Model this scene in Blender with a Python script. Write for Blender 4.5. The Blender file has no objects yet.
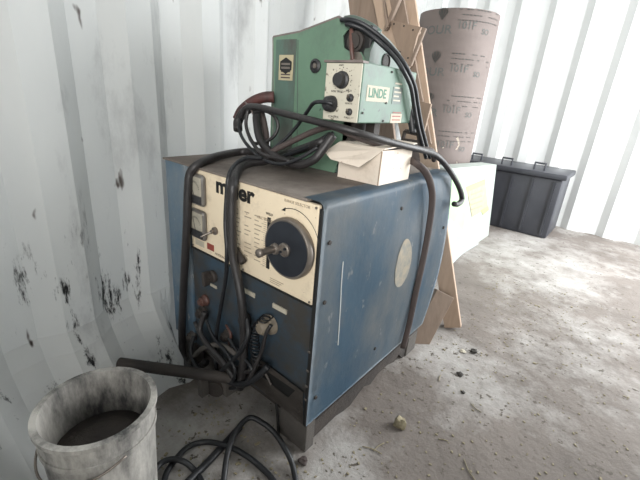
import bpy, bmesh, math, random
from mathutils import Vector, Matrix
random.seed(7)
S = bpy.context.scene
COL = S.collection
PI = math.pi

# ------------------------------------------------------------------ camera
CAM = Vector((0.5007, -0.6459, 0.9798))
F = 382.8
cd = bpy.data.cameras.new('camera')
cam = bpy.data.objects.new('camera', cd)
COL.objects.link(cam)
cam.location = CAM
cam.rotation_euler = (math.radians(69.3832), math.radians(-4.3657), math.radians(39.6516))
cd.sensor_fit = 'HORIZONTAL'
cd.sensor_width = 36.0
cd.lens = 36.0 * F / 640.0
cd.clip_start = 0.02
S.camera = cam
CM = cam.rotation_euler.to_matrix()

# ------------------------------------------------------------------ world, lights, exposure
w = bpy.data.worlds.new('sky')
S.world = w
w.use_nodes = True
bg = w.node_tree.nodes['Background']
bg.inputs[0].default_value = (0.86, 0.93, 1.0, 1)
bg.inputs[1].default_value = 1.0


def area(name, loc, target, sx, sy, power, col):
    ld = bpy.data.lights.new(name, 'AREA')
    ld.shape = 'RECTANGLE'
    ld.size, ld.size_y, ld.energy, ld.color = sx, sy, power, col
    o = bpy.data.objects.new(name, ld)
    COL.objects.link(o)
    o.location = loc
    o.rotation_euler = (Vector(target) - Vector(loc)).to_track_quat('-Z', 'Y').to_euler()
    return o


area('door_daylight', (1.72, 2.5, 1.25), (-0.6, 1.95, 0.3), 1.8, 1.9, 135, (0.97, 0.99, 1.0))
rear = area('rear_fill', (0.9, -1.9, 1.45), (-0.5, 0.3, 1.25), 1.3, 1.0, 15, (1.0, 0.98, 0.95))  # fill lamp added to brighten the front; the rear wall is closed
rear.data.spread = math.radians(68)
S.view_settings.view_transform = 'Standard'
S.view_settings.look = 'None'
S.view_settings.gamma = 1
S.view_settings.use_curve_mapping = False
S.view_settings.exposure = 0.25


# ------------------------------------------------------------------ helpers
def at(px, py, ax, v):
    """point of the line of sight through a photo position lying on the plane axis=v"""
    d = CM @ Vector(((px - 320) / F, -(py - 240) / F, -1.0))
    i = 'xyz'.index(ax)
    t = (v - CAM[i]) / d[i]
    return CAM + d * t


def mat(name, c1, c2=None, scale=6.0, rough=0.6, metal=0.0, bump=0.0, dirt=None, dirt_amt=0.5, dirt_scale=9.0,
        speck=None, speck_scale=60.0, speck_thr=0.62, stretch=(1, 1, 1), spec=0.5, contrast=0.25, alpha=None):
    m = bpy.data.materials.new(name)
    m.use_nodes = True
    nt = m.node_tree
    N, L = nt.nodes, nt.links
    b = N['Principled BSDF']
    b.inputs['Roughness'].default_value = rough
    b.inputs['Metallic'].default_value = metal
    b.inputs['Specular IOR Level'].default_value = spec
    tc = N.new('ShaderNodeTexCoord')
    mp = N.new('ShaderNodeMapping')
    mp.inputs['Scale'].default_value = stretch
    L.new(tc.outputs['Object'], mp.inputs['Vector'])

    def noise(sc, det=6, r=0.6, off=0.0):
        n = N.new('ShaderNodeTexNoise')
        n.inputs['Scale'].default_value = sc
        n.inputs['Detail'].default_value = det
        n.inputs['Roughness'].default_value = r
        if off:
            m2 = N.new('ShaderNodeMapping')
            m2.inputs['Location'].default_value = (off, off * 1.7, off * .6)
            L.new(mp.outputs[0], m2.inputs[0])
            L.new(m2.outputs[0], n.inputs['Vector'])
        else:
            L.new(mp.outputs[0], n.inputs['Vector'])
        return n

    def ramp(src, a, bb):
        r = N.new('ShaderNodeMapRange')
        r.inputs['From Min'].default_value = a
        r.inputs['From Max'].default_value = bb
        L.new(src, r.inputs['Value'])
        return r.outputs[0]

    def mix(f, a, bcol):
        x = N.new('ShaderNodeMix')
        x.data_type = 'RGBA'
        if isinstance(f, float):
            x.inputs[0].default_value = f
        else:
            L.new(f, x.inputs[0])
        for sock, v in ((x.inputs[6], a), (x.inputs[7], bcol)):
            if isinstance(v, tuple):
                sock.default_value = (*v, 1)
            else:
                L.new(v, sock)
        return x.outputs[2]

    cur = c1
    if c2:
        n = noise(scale)
        cur = mix(ramp(n.outputs['Fac'], 0.5 - contrast, 0.5 + contrast), c1, c2)
    if dirt:
        n = noise(dirt_scale, 8, 0.7, 3.1)
        cur = mix(ramp(n.outputs['Fac'], 0.62 - 0.3 * dirt_amt, 0.82 - 0.25 * dirt_amt), cur, dirt)
    if speck:
        n = noise(speck_scale, 3, 0.6, 7.7)
        cur = mix(ramp(n.outputs['Fac'], speck_thr, speck_thr + 0.05), cur, speck)
    if isinstance(cur, tuple):
        b.inputs['Base Color'].default_value = (*cur, 1)
    else:
        L.new(cur, b.inputs['Base Color'])
    if bump:
        n = noise(scale * 5, 8, 0.65, 1.3)
        bp = N.new('ShaderNodeBump')
        bp.inputs['Strength'].default_value = bump
        bp.inputs['Distance'].default_value = 0.01
        L.new(n.outputs['Fac'], bp.inputs['Height'])
        L.new(bp.outputs[0], b.inputs['Normal'])
    if alpha is not None:
        b.inputs['Alpha'].default_value = alpha
    return m


def obj(name, bm, m, parent=None, smooth=False, label=None):
    me = bpy.data.meshes.new(name)
    bmesh.ops.recalc_face_normals(bm, faces=bm.faces)
    bm.to_mesh(me)
    bm.free()
    if m:
        me.materials.append(m)
    if smooth:
        for p in me.polygons:
            p.use_smooth = True
        if smooth is not True:
            me.set_sharp_from_angle(angle=math.radians(smooth))
    o = bpy.data.objects.new(name, me)
    COL.objects.link(o)
    if parent is not None:
        o.parent = parent
        o.matrix_parent_inverse = world_of(parent).inverted()
    if label:
        o['label'] = label
    return o


def world_of(o):
    m = o.matrix_basis.copy()
    if o.parent:
        m = world_of(o.parent) @ o.matrix_parent_inverse @ m
    return m


def thing(name, label, cat, loc=(0, 0, 0), group=None):
    o = bpy.data.objects.new(name, None)
    o.empty_display_size = 0.05
    COL.objects.link(o)
    o.location = loc
    return tag(o, label, cat, group)


def tag(o, label, cat, group=None):
    o['label'] = label
    o['category'] = cat
    if group:
        o['group'] = group
    return o


def struct(o):
    o['kind'] = 'structure'
    return o


def box(bm, x0, x1, y0, y1, z0, z1, bev=0.0, seg=2, M=None):
    r = bmesh.ops.create_cube(bm, size=1)
    vs = r['verts']
    for v in vs:
        v.co = Vector(((x0 + x1) / 2 + v.co.x * (x1 - x0), (y0 + y1) / 2 + v.co.y * (y1 - y0), (z0 + z1) / 2 + v.co.z * (z1 - z0)))
    if bev:
        es = list({e for v in vs for e in v.link_edges})
        r2 = bmesh.ops.bevel(bm, geom=es, offset=bev, segments=seg, affect='EDGES', profile=0.5)
        vs = list({v for f in r2['faces'] for v in f.verts} | {v for v in vs if v.is_valid})
    if M is not None:
        for v in vs:
            v.co = M @ v.co
    return vs


def B(*a, **k):
    bm = bmesh.new()
    box(bm, *a, **k)
    return bm


def beam(bm, a, b, wid, thick, side, bev=0.002):
    """board from a to b, 'side' = direction of its width"""
    a, b = Vector(a), Vector(b)
    d = (b - a)
    L = d.length
    z = d.normalized()
    x = (Vector(side) - z * z.dot(Vector(side))).normalized()
    y = z.cross(x)
    M = Matrix(((x.x, y.x, z.x, a.x), (x.y, y.y, z.y, a.y), (x.z, y.z, z.z, a.z), (0, 0, 0, 1)))
    box(bm, -wid / 2, wid / 2, -thick / 2, thick / 2, 0, L, bev, 1, M)
    return bm


def catmull(pts, n=8):
    P = [Vector(p) for p in pts]
    P = [P[0] * 2 - P[1]] + P + [P[-1] * 2 - P[-2]]
    out = []
    for i in range(1, len(P) - 2):
        for k in range(n):
            t = k / n
            a, b, c, d = P[i - 1:i + 3]
            out.append(0.5 * ((2 * b) + (c - a) * t + (2 * a - 5 * b + 4 * c - d) * t * t + (3 * b - a - 3 * c + d) * t ** 3))
    out.append(P[-2])
    return out


def tube(bm, pts, r, seg=10, n=8, flat=1.0, smooth=True, taper=None):
    C = catmull(pts, n) if smooth else [Vector(p) for p in pts]
    tg = [(C[min(i + 1, len(C) - 1)] - C[max(i - 1, 0)]).normalized() for i in range(len(C))]
    up = Vector((0, 0, 1)) if abs(tg[0].z) < 0.9 else Vector((1, 0, 0))
    u = (up - tg[0] * up.dot(tg[0])).normalized()
    rings = []
    for i, c in enumerate(C):
        u = (u - tg[i] * u.dot(tg[i])).normalized()
        v = tg[i].cross(u)
        rr = r if taper is None else r * (1 + (taper - 1) * i / (len(C) - 1))
        rings.append([bm.verts.new(c + (u * math.cos(2 * PI * k / seg) * rr * flat + v * math.sin(2 * PI * k / seg) * rr)) for k in range(seg)])
    for a, b in zip(rings, rings[1:]):
        for k in range(seg):
            bm.faces.new((a[k], a[(k + 1) % seg], b[(k + 1) % seg], b[k]))
    bm.faces.new(rings[0][::-1])
    bm.faces.new(rings[-1])
    return bm


def lathe(bm, prof, M=None, seg=32, cap=True):
    """prof = [(r, h)] around z, placed with M"""
    rings = []
    for r, h in prof:
        if r < 1e-6:
            v = bm.verts.new((0, 0, h))
            rings.append([v])
        else:
            rings.append([bm.verts.new((r * math.cos(2 * PI * k / seg), r * math.sin(2 * PI * k / seg), h)) for k in range(seg)])
    for a, b in zip(rings, rings[1:]):
        if len(a) == 1 and len(b) == 1:
            continue
        for k in range(seg):
            if len(a) == 1:
                bm.faces.new((a[0], b[k], b[(k + 1) % seg]))
            elif len(b) == 1:
                bm.faces.new((a[k], a[(k + 1) % seg], b[0]))
            else:
                bm.faces.new((a[k], a[(k + 1) % seg], b[(k + 1) % seg], b[k]))
    if cap:
        for rg in (rings[0], rings[-1]):
            if len(rg) > 1:
                bm.faces.new(rg)
    if M is not None:
        for rg in rings:
            for v in rg:
                v.co = M @ v.co
    return bm


def facing(p, n, spin=0.0):
    """matrix with local z along n at p"""
    n = Vector(n).normalized()
    q = n.to_track_quat('Z', 'Y')
    return Matrix.Translation(p) @ q.to_matrix().to_4x4() @ Matrix.Rotation(spin, 4, 'Z')


def prism(bm, poly, vec):
    vec = Vector(vec)
    a = [bm.verts.new(Vector(p)) for p in poly]
    b = [bm.verts.new(Vector(p) + vec) for p in poly]
    n = len(a)
    bm.faces.new(a)
    bm.faces.new(b[::-1])
    for i in range(n):
        bm.faces.new((a[i], a[(i + 1) % n], b[(i + 1) % n], b[i]))
    return bm


def text(body, size, M, m, parent, name='lettering', depth=0.0004, bend=None, bold=0.0, align='LEFT', sx=1.0):
    cu = bpy.data.curves.new(name, 'FONT')
    cu.body = body
    cu.size = size
    cu.extrude = depth
    cu.offset = bold
    cu.align_x = align
    cu.resolution_u = 3
    t = bpy.data.objects.new(name + '_curve', cu)
    COL.objects.link(t)
    dg = bpy.context.evaluated_depsgraph_get()
    me = bpy.data.meshes.new_from_object(t.evaluated_get(dg))
    bpy.data.objects.remove(t)
    bpy.data.curves.remove(cu)
    for v in me.vertices:
        c = v.co.copy()
        c.x *= sx
        v.co = bend(c) if bend else M @ c
    me.materials.clear()
    me.materials.append(m)
    me.name = name
    o = bpy.data.objects.new(name, me)
    COL.objects.link(o)
    if parent is not None:
        o.parent = parent
        o.matrix_parent_inverse = world_of(parent).inverted()
    return o


def plane_M(p, right, up):
    r, u = Vector(right).normalized(), Vector(up).normalized()
    n = r.cross(u)
    return Matrix(((r.x, u.x, n.x, p[0]), (r.y, u.y, n.y, p[1]), (r.z, u.z, n.z, p[2]), (0, 0, 0, 1)))


# ------------------------------------------------------------------ materials
M_wall = mat('wall_paint', (0.70, 0.70, 0.675), (0.60, 0.61, 0.60), 2.5, 0.55, dirt=(0.33, 0.33, 0.33), dirt_amt=0.22, dirt_scale=3.5,
             speck=(0.12, 0.10, 0.09), speck_scale=16, speck_thr=0.685, stretch=(1, 1, 0.4), bump=0.1)
nt = M_wall.node_tree                      # black rubbed streaks low on the wall
N, L = nt.nodes, nt.links
tc = N.new('ShaderNodeTexCoord')
mp = N.new('ShaderNodeMapping')
mp.inputs['Scale'].default_value = (1, 1, .22)
nz = N.new('ShaderNodeTexNoise')
nz.inputs['Scale'].default_value = 17
nz.inputs['Detail'].default_value = 9
nz.inputs['Roughness'].default_value = .75
sp_ = N.new('ShaderNodeSeparateXYZ')
mr = N.new('ShaderNodeMapRange')
mr.inputs['From Min'].default_value = .58
mr.inputs['From Max'].default_value = .64
mz = N.new('ShaderNodeMapRange')
mz.inputs['From Min'].default_value = .72
mz.inputs['From Max'].default_value = .45
mu = N.new('ShaderNodeMath')
mu.operation = 'MULTIPLY'
mx = N.new('ShaderNodeMix')
mx.data_type = 'RGBA'
mx.inputs[7].default_value = (.035, .035, .037, 1)
pb = N['Principled BSDF']
src = pb.inputs['Base Color'].links[0].from_socket
L.new(tc.outputs['Object'], mp.inputs[0])
L.new(mp.outputs[0], nz.inputs['Vector'])
L.new(tc.outputs['Object'], sp_.inputs[0])
L.new(sp_.outputs[2], mz.inputs[0])
L.new(nz.outputs['Fac'], mr.inputs[0])
L.new(mr.outputs[0], mu.inputs[0])
L.new(mz.outputs[0], mu.inputs[1])
L.new(mu.outputs[0], mx.inputs[0])
L.new(src, mx.inputs[6])
L.new(mx.outputs[2], pb.inputs['Base Color'])
M_endwall = mat('end_wall_paint', (0.80, 0.81, 0.80), (0.72, 0.73, 0.72), 3, 0.5)
M_floor = mat('dusty_floor', (0.20, 0.172, 0.153), (0.115, 0.098, 0.086), 3.0, 0.85, dirt=(0.42, 0.405, 0.385), dirt_amt=0.55, dirt_scale=1.8,
              speck=(0.09, 0.075, 0.06), speck_scale=38, speck_thr=0.63, bump=0.8)
M_blue = mat('blue_paint', (0.090, 0.155, 0.215), (0.060, 0.112, 0.168), 4.5, 0.45, dirt=(0.19, 0.21, 0.22), dirt_amt=0.75, dirt_scale=3.2,
             speck=(0.26, 0.28, 0.29), speck_scale=24, speck_thr=0.655, stretch=(1, 1, 0.6), bump=0.15)
M_bluedark = mat('dark_blue_paint', (0.042, 0.078, 0.115), (0.022, 0.042, 0.064), 7, 0.55, dirt=(0.045, 0.042, 0.038), dirt_amt=0.8, dirt_scale=8)
M_top = mat('dusty_top', (0.17, 0.14, 0.12), (0.11, 0.092, 0.08), 9, 0.85, dirt=(0.24, 0.21, 0.185), dirt_amt=0.5, dirt_scale=4, bump=0.3)
M_cream = mat('cream_panel', (0.80, 0.685, 0.51), (0.71, 0.60, 0.44), 9, 0.55, dirt=(0.42, 0.34, 0.25), dirt_amt=0.25, dirt_scale=8,
              speck=(0.25, 0.19, 0.14), speck_scale=85, speck_thr=0.69)
M_plate = mat('speckled_plate', (0.56, 0.53, 0.44), (0.46, 0.43, 0.35), 14, 0.55, speck=(0.16, 0.14, 0.11), speck_scale=70, speck_thr=0.60)
M_black = mat('black_plastic', (0.018, 0.018, 0.02), (0.03, 0.03, 0.032), 15, 0.5)
M_blackpaint = mat('black_dial', (0.007, 0.009, 0.014), (0.018, 0.022, 0.030), 22, 0.5)
M_ink = mat('black_ink', (0.010, 0.010, 0.010), rough=0.6)
M_greyink = mat('faded_ink', (0.33, 0.27, 0.20), rough=0.7)
M_chrome = mat('worn_chrome', (0.30, 0.265, 0.235), (0.17, 0.145, 0.125), 20, 0.42, metal=0.75)
M_rubber = mat('dusty_rubber', (0.013, 0.012, 0.013), (0.032, 0.029, 0.029), 12, 0.45, bump=0.2)
M_rubberblk = mat('black_rubber', (0.008, 0.009, 0.011), (0.018, 0.019, 0.022), 14, 0.45, bump=0.15)
M_rubberbrn = mat('brown_rubber', (0.075, 0.055, 0.05), (0.05, 0.038, 0.036), 12, 0.65, bump=0.2)
M_redwrap = mat('maroon_wrap', (0.10, 0.032, 0.028), (0.028, 0.020, 0.020), 30, 0.6, bump=0.3)
M_green = mat('green_paint', (0.140, 0.232, 0.162), (0.100, 0.178, 0.122), 6, 0.45, dirt=(0.09, 0.13, 0.10), dirt_amt=0.3, dirt_scale=7,
              speck=(0.05, 0.06, 0.05), speck_scale=35, speck_thr=0.71, stretch=(1, 1, 0.7))
M_greenbox = mat('control_box_paint', (0.100, 0.178, 0.128), (0.074, 0.138, 0.098), 6, 0.5, dirt=(0.07, 0.09, 0.08), dirt_amt=0.35, dirt_scale=9, speck=(0.04, 0.05, 0.05), speck_scale=30, speck_thr=0.69)
M_greenold = mat('worn_green_paint', (0.092, 0.155, 0.125), (0.06, 0.092, 0.076), 8, 0.5, dirt=(0.07, 0.07, 0.06), dirt_amt=0.6, dirt_scale=9, stretch=(1, 1, .4))
M_edge = mat('bare_edge', (0.20, 0.165, 0.15), (0.11, 0.09, 0.085), 20, 0.6)
M_dark = mat('grimy_steel', (0.024, 0.021, 0.020), (0.048, 0.038, 0.032), 11, 0.7, bump=0.3)
M_base = mat('dusty_steel', (0.065, 0.06, 0.055), (0.10, 0.088, 0.078), 8, 0.8, bump=0.3)
M_step = mat('worn_step_steel', (0.125, 0.11, 0.098), (0.075, 0.066, 0.06), 10, 0.75, bump=0.3)
M_meterface = mat('meter_face', (0.42, 0.39, 0.32), (0.28, 0.26, 0.21), 20, 0.25)
M_meterrim = mat('meter_rim', (0.17, 0.16, 0.145), (0.11, 0.10, 0.09), 20, 0.3)
M_red = mat('red_label', (0.33, 0.07, 0.045), (0.22, 0.05, 0.04), 30, 0.6)
M_redc = mat('rusty_copper', (0.14, 0.06, 0.045), (0.07, 0.04, 0.035), 30, 0.5)
M_tan = mat('tan_plastic', (0.27, 0.23, 0.175), (0.18, 0.15, 0.115), 14, 0.6)
M_label = mat('paper_label', (0.52, 0.48, 0.39), (0.42, 0.38, 0.30), 30, 0.7)
M_oval = mat('worn_sticker', (0.52, 0.46, 0.36), (0.38, 0.37, 0.33), 45, 0.75, contrast=0.12)
M_yel = mat('yellowed_sticker', (0.46, 0.41, 0.27), (0.36, 0.31, 0.20), 30, 0.6)
M_white = mat('white_board', (0.74, 0.655, 0.56), (0.66, 0.58, 0.49), 9, 0.75, dirt=(0.50, 0.42, 0.34), dirt_amt=0.25, dirt_scale=12,
              speck=(0.35, 0.25, 0.18), speck_scale=60, speck_thr=0.70)
M_kraft = mat('box_inside', (0.33, 0.26, 0.20), rough=0.85)
M_wood = mat('pale_timber', (0.44, 0.325, 0.24), (0.34, 0.245, 0.18), 7, 0.7, dirt=(0.30, 0.20, 0.13), dirt_amt=0.2, dirt_scale=5, stretch=(6, 6, 0.5))
M_wood2 = mat('aged_timber', (0.25, 0.185, 0.14), (0.17, 0.125, 0.095), 6, 0.75, dirt=(0.16, 0.11, 0.08), dirt_amt=0.3, dirt_scale=6, stretch=(6, 6, 0.5))
M_ply = mat('plywood', (0.30, 0.215, 0.155), (0.22, 0.16, 0.12), 10, 0.75, stretch=(5, 5, 1))
M_tube = mat('cardboard_tube', (0.175, 0.142, 0.13), (0.145, 0.118, 0.108), 4, 0.75, stretch=(1, 1, 3))
M_tubeink = mat('faded_green_ink', (0.095, 0.108, 0.105), (0.135, 0.12, 0.11), 22, 0.8)
M_bagwhite = mat('white_carton', (0.44, 0.48, 0.44), (0.35, 0.40, 0.37), 5, 0.4)
M_lime = mat('pale_green_print', (0.32, 0.50, 0.27), (0.38, 0.54, 0.34), 9, 0.5)
M_olive = mat('olive_print', (0.42, 0.47, 0.20), rough=0.5)
M_film = mat('milky_film', (0.60, 0.64, 0.64), (0.50, 0.55, 0.55), 9, 0.25, bump=0.4, alpha=0.72)
M_tote = mat('dark_tote', (0.030, 0.032, 0.04), (0.05, 0.052, 0.062), 6, 0.45)
M_bucket = mat('white_bucket', (0.52, 0.50, 0.46), (0.42, 0.40, 0.37), 7, 0.5, dirt=(0.05, 0.05, 0.05), dirt_amt=0.75, dirt_scale=9, stretch=(1, 1, 0.35))
M_leaf = mat('dry_leaf', (0.30, 0.26, 0.17), (0.20, 0.17, 0.11), 40, 0.85)
M_leafdark = mat('dark_scrap', (0.05, 0.045, 0.04), rough=0.9)
M_stain = mat('streak_paint', (0.50, 0.52, 0.52), rough=0.6)


# ------------------------------------------------------------------ the container: floor, walls, ceiling
def corrugated(name, p0, p1, z0, z1, m, inward, period=0.28, depth=0.036, phase=0.0, thick=0.003, bulge=None):
    p0, p1 = Vector(p0), Vector(p1)
    d = p1 - p0
    L = d.length
    d.normalize()
    inward = Vector(inward)
    s = [0.0]
    prof = []
    x = -period + phase
    while x < L + period:
        for q, h in ((0.0, 0), (0.29, 0), (0.50, 1), (0.79, 1)):
            prof.append((x + q * period, h * depth))
        x += period
    prof = [(a, h) for a, h in prof if 0 <= a <= L]
    bm = bmesh.new()
    if bulge:                                  # extra columns so the dent at the foot bends smoothly
        fine = []
        for (a, h), (a2, h2) in zip(prof, prof[1:]):
            fine += [(a + (a2 - a) * k / 4, h + (h2 - h) * k / 4) for k in range(4)]
        prof = fine + [prof[-1]]
    zs = [z0 + (z1 - z0) * k / 40 for k in range(41)] if bulge else [z0, z1]
    rows = []
    for z in zs:
        row = []
        for a, h in prof:
            v = Vector((p0.x, p0.y, z)) + d * a - inward * (depth - h)
            if bulge:
                v += inward * bulge(v.y, z)
            row.append(bm.verts.new(v))
        rows.append(row)
    for r0, r1 in zip(rows, rows[1:]):
        for i in range(len(prof) - 1):
            bm.faces.new((r0[i], r0[i + 1], r1[i + 1], r1[i]))
    if bulge:
        bmesh.ops.solidify(bm, geom=bm.faces[:], thickness=thick)
    return struct(obj(name, bm, m))


WS = -0.2                                   # the container wall runs at a slight angle to the machine
wx = lambda y: -0.672 + WS * y
wd = Vector((WS, 1, 0)).normalized()
win = Vector((1, -WS, 0)).normalized()
corrugated('wall_left', (wx(-1.9), -1.9, 0), (wx(3.45), 3.45, 0), 0.0, 2.4, M_wall, win, phase=0.03,
           bulge=lambda y, z: .165 * max(0, 1 - z / .30) ** 1.4 * min(1, max(0, (-.012 - y) / .05)))
corrugated('wall_far', (wx(3.45) - .1, 3.45, 0), (1.75, 3.45, 0), 0.0, 2.4, M_endwall, (0, -1, 0), phase=0.1)
struct(obj('floor', B(-2.2, 1.8, -2.0, 3.6, -0.05, 0.0), M_floor))
struct(obj('ceiling', B(-2.2, 1.8, -2.05, 3.6, 2.4, 2.45), M_endwall))
corrugated('wall_right', (1.76, -2.0, 0), (1.76, 1.15, 0), 0.0, 2.4, M_wall, (-1, 0, 0), phase=0.1)
corrugated('wall_rear', (-0.4, -2.0, 0), (1.76, -2.0, 0), 0.0, 2.4, M_wall, (0, 1, 0), phase=0.1)

# ------------------------------------------------------------------ welding machine
W, D, H, Z0 = 0.657, 0.74, 0.76, 0.115
wm = thing('welding_machine', 'old blue welding machine with cream dial panel standing on the dusty floor', 'welding machine', (-W / 2, D / 2, 0))

# right side panel: dented sheet with a rolled top edge
bm = bmesh.new()
nu, nv = 40, 40
prof = []
for j in range(nv + 1):
    prof.append((0.0, Z0 + (H - 0.018 - Z0) * j / nv))
for k in range(1, 6):
    a = PI / 2 * k / 5
    prof.append((-0.018 + 0.018 * math.cos(a), H - 0.018 + 0.018 * math.sin(a)))
prof.append((-0.06, H + 0.0012))


def dent(y, z):
    return dent0(y, z) * min(1, max(0, (H - z) / .05)) ** .7


def dent0(y, z):
    u, v = y / D, (z - Z0) / (H - Z0)
    b = 0.026 * math.exp(-((u - 1.0) / 0.28) ** 2) * math.sin(PI * min(max(v, 0), 1)) ** 1.0
    b += 0.008 * math.exp(-((u - .4) / .25) ** 2 - ((v - .55) / .3) ** 2)
    b -= 0.010 * math.exp(-((u - .63) / .10) ** 2 - ((v - .86) / .16) ** 2)
    b += 0.007 * math.exp(-((u - .86) / .08) ** 2 - ((v - .9) / .12) ** 2)
    b += 0.004 * math.sin(9 * u + 5 * v) * math.sin(PI * min(max(v, 0), 1)) * math.sin(PI * u)
    return b


g = []
for i in range(nu + 1):
    y = D * i / nu
    g.append([bm.verts.new((x + dent(y, z), y, z)) for x, z in prof])
for a, b in zip(g, g[1:]):
    for j in range(len(prof) - 1):
        bm.faces.new((a[j], b[j], b[j + 1], a[j + 1]))
geom = bmesh.ops.solidify(bm, geom=bm.faces[:], thickness=0.002)
side = obj('side_panel', bm, M_blue, wm, True)
obj('side_panel', B(-W, -W + 0.003, 0, D, Z0, H - .004), M_blue, wm)
obj('rear_panel', B(-W + .004, -0.004, D - .004, D - .001, Z0, H - .004), M_blue, wm)
# top cover
bm = B(-W - 0.003, -0.045, -0.008, D, H - 0.006, H, 0.002)
obj('top_panel', bm, M_top, wm, label='dusty brown top cover')
# front : corner strip left, gap, control panel, lower panel
obj('corner_strip', B(-W, -0.535, 0.0, 0.02, Z0, H - 0.006, .003), M_blue, wm)
obj('front_panel', B(-0.532, -0.008, 0.006, 0.012, Z0, 0.503), M_bluedark, wm, label='dark blue lower front panel')
cp = obj('control_panel', B(-0.522, -0.012, -0.002, 0.010, 0.497, 0.752, .003), M_cream, wm, label='cream control panel with dial and meters')
obj('panel_trim', B(-0.524, -0.012, -0.004, 0.004, 0.492, 0.4975, .001), M_ink, wm)
obj('inner_chassis', B(-0.535, -0.008, 0.014, 0.03, Z0, 0.75), M_dark, wm)

FR = lambda x, z, y=-0.0028: plane_M((x, y, z), (1, 0, 0), (0, 0, 1))
text('miller', 0.062, FR(-0.389, 0.705), M_ink, cp, 'maker_name', bold=0.0024, sx=1.12)
text('ARC WELDING', 0.011, FR(-0.215, 0.672), M_greyink, cp, 'caption')
text('WELD', 0.009, FR(-0.182, 0.690), M_ink, cp, 'caption')
text('RANGE SELECTOR', 0.010, FR(-0.120, 0.738), M_greyink, cp, 'caption')
text('AMPERAGE ADJUSTMENT', 0.011, FR(-0.40, 0.508), M_greyink, cp, 'caption')
# scale lines of the chart left of the slot
bm = bmesh.new()
for r in range(11):
    z = 0.675 - r * 0.0125
    for c in range(4):
        if random.random() < 0.85:
            box(bm, -0.345 + c * 0.04, -0.345 + c * 0.04 + random.uniform(.012, .03), -0.0028, -0.002, z, z + 0.0025)
obj('range_chart', bm, M_greyink, cp)
bm = bmesh.new()
for r in range(24):
    box(bm, -0.19 if r % 4 else -0.198, -0.178, -0.0028, -0.002, 0.545 + r * .0058, 0.546 + r * .0058)
obj('scale_marks', bm, M_greyink, cp)
bm = bmesh.new()
for r in range(7):
    box(bm, -0.16, -0.16 + random.uniform(.03, .08), -0.0028, -0.002, 0.507 + r * .0055 - 0.0, 0.5085 + r * .0055) if r < 3 else None
obj('fine_print', bm, M_greyink, cp)
obj('pointer_slot', B(-0.176, -0.164, -0.0030, 0.0, 0.542, 0.684), M_ink, cp, label='black slot for the pointer')
# arrow arc above the dial
bm = bmesh.new()
for k in range(22):
    a = math.radians(112 - k * 4.2)
    a2 = math.radians(112 - (k + 1) * 4.2)
    c = Vector((-0.086, -0.0028, 0.632))
    tube(bm, [c + Vector((math.cos(a) * .087, 0, math.sin(a) * .094)), c + Vector((math.cos(a2) * .087, 0, math.sin(a2) * .094))], 0.0009, 4, 1, smooth=False)
c0 = Vector((-0.086 + math.cos(math.radians(112)) * .087, -0.0028, 0.632 + math.sin(math.radians(112)) * .094))
prism(bm, [c0 + Vector((-.009, 0, -.005)), c0 + Vector((.004, 0, .005)), c0 + Vector((.004, 0, -.005))], (0, -.0006, 0))
obj('direction_arrow', bm, M_ink, cp)
# dial wheel
DC = Vector((-0.087, -0.004, 0.629))
Md = facing(DC, (0, -1, 0))
dl = obj('dial_wheel', lathe(bmesh.new(), [(0.073, -0.002), (0.077, 0.004), (0.077, 0.016), (0.073, 0.021), (0.069, 0.0205)], Md, 48), M_chrome, wm, 40, label='round black dial with metal rim')
obj('dial_face', lathe(bmesh.new(), [(0.0695, 0.017), (0.069, 0.0215), (0.02, 0.0235), (0, 0.0235)], Md, 48), M_blackpaint, dl, 40)
obj('dial_hub', lathe(bmesh.new(), [(0.018, 0.022), (0.0175, 0.028), (0.014, 0.030), (0.012, 0.026), (0, 0.026)], Md, 28), M_chrome, dl, 40)
bm = bmesh.new()
for a in (40, 220):
    q = Md @ Vector((0.009 * math.cos(math.radians(a)), 0.009 * math.sin(math.radians(a)), 0.0))
    lathe(bm, [(0.0035, 0.03), (0.0032, 0.034), (0, 0.0345)], facing(q, (0, -1, 0)), 10)
obj('hub_screw', bm, M_blackpaint, dl)
# crank handle standing out of the dial, towards the viewer and left
h0 = at(276, 248.5, 'y', -0.026)
h1 = at(258.5, 253.5, 'y', -0.085)
bm = tube(bmesh.new(), [h0, h0.lerp(h1, .3), h0.lerp(h1, .8), h1], 0.0085, 14, 4, taper=1.05)
ch = obj('crank_handle', bm, M_chrome, dl, 50, label='metal crank handle')
bm = lathe(bmesh.new(), [(0.0, .0), (.007, .0), (.0105, -.003), (.0105, -.012), (.009, -.014)], facing(h1 + (h1 - h0).normalized() * .004, h1 - h0), 16)
obj('handle_cap', bm, M_chrome, ch, 50)
bm = lathe(bmesh.new(), [(.015, 0), (.014, .008), (.011, .012)], facing(h0, h1 - h0), 16)
obj('handle_collar', bm, M_chrome, ch, 50)
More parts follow.
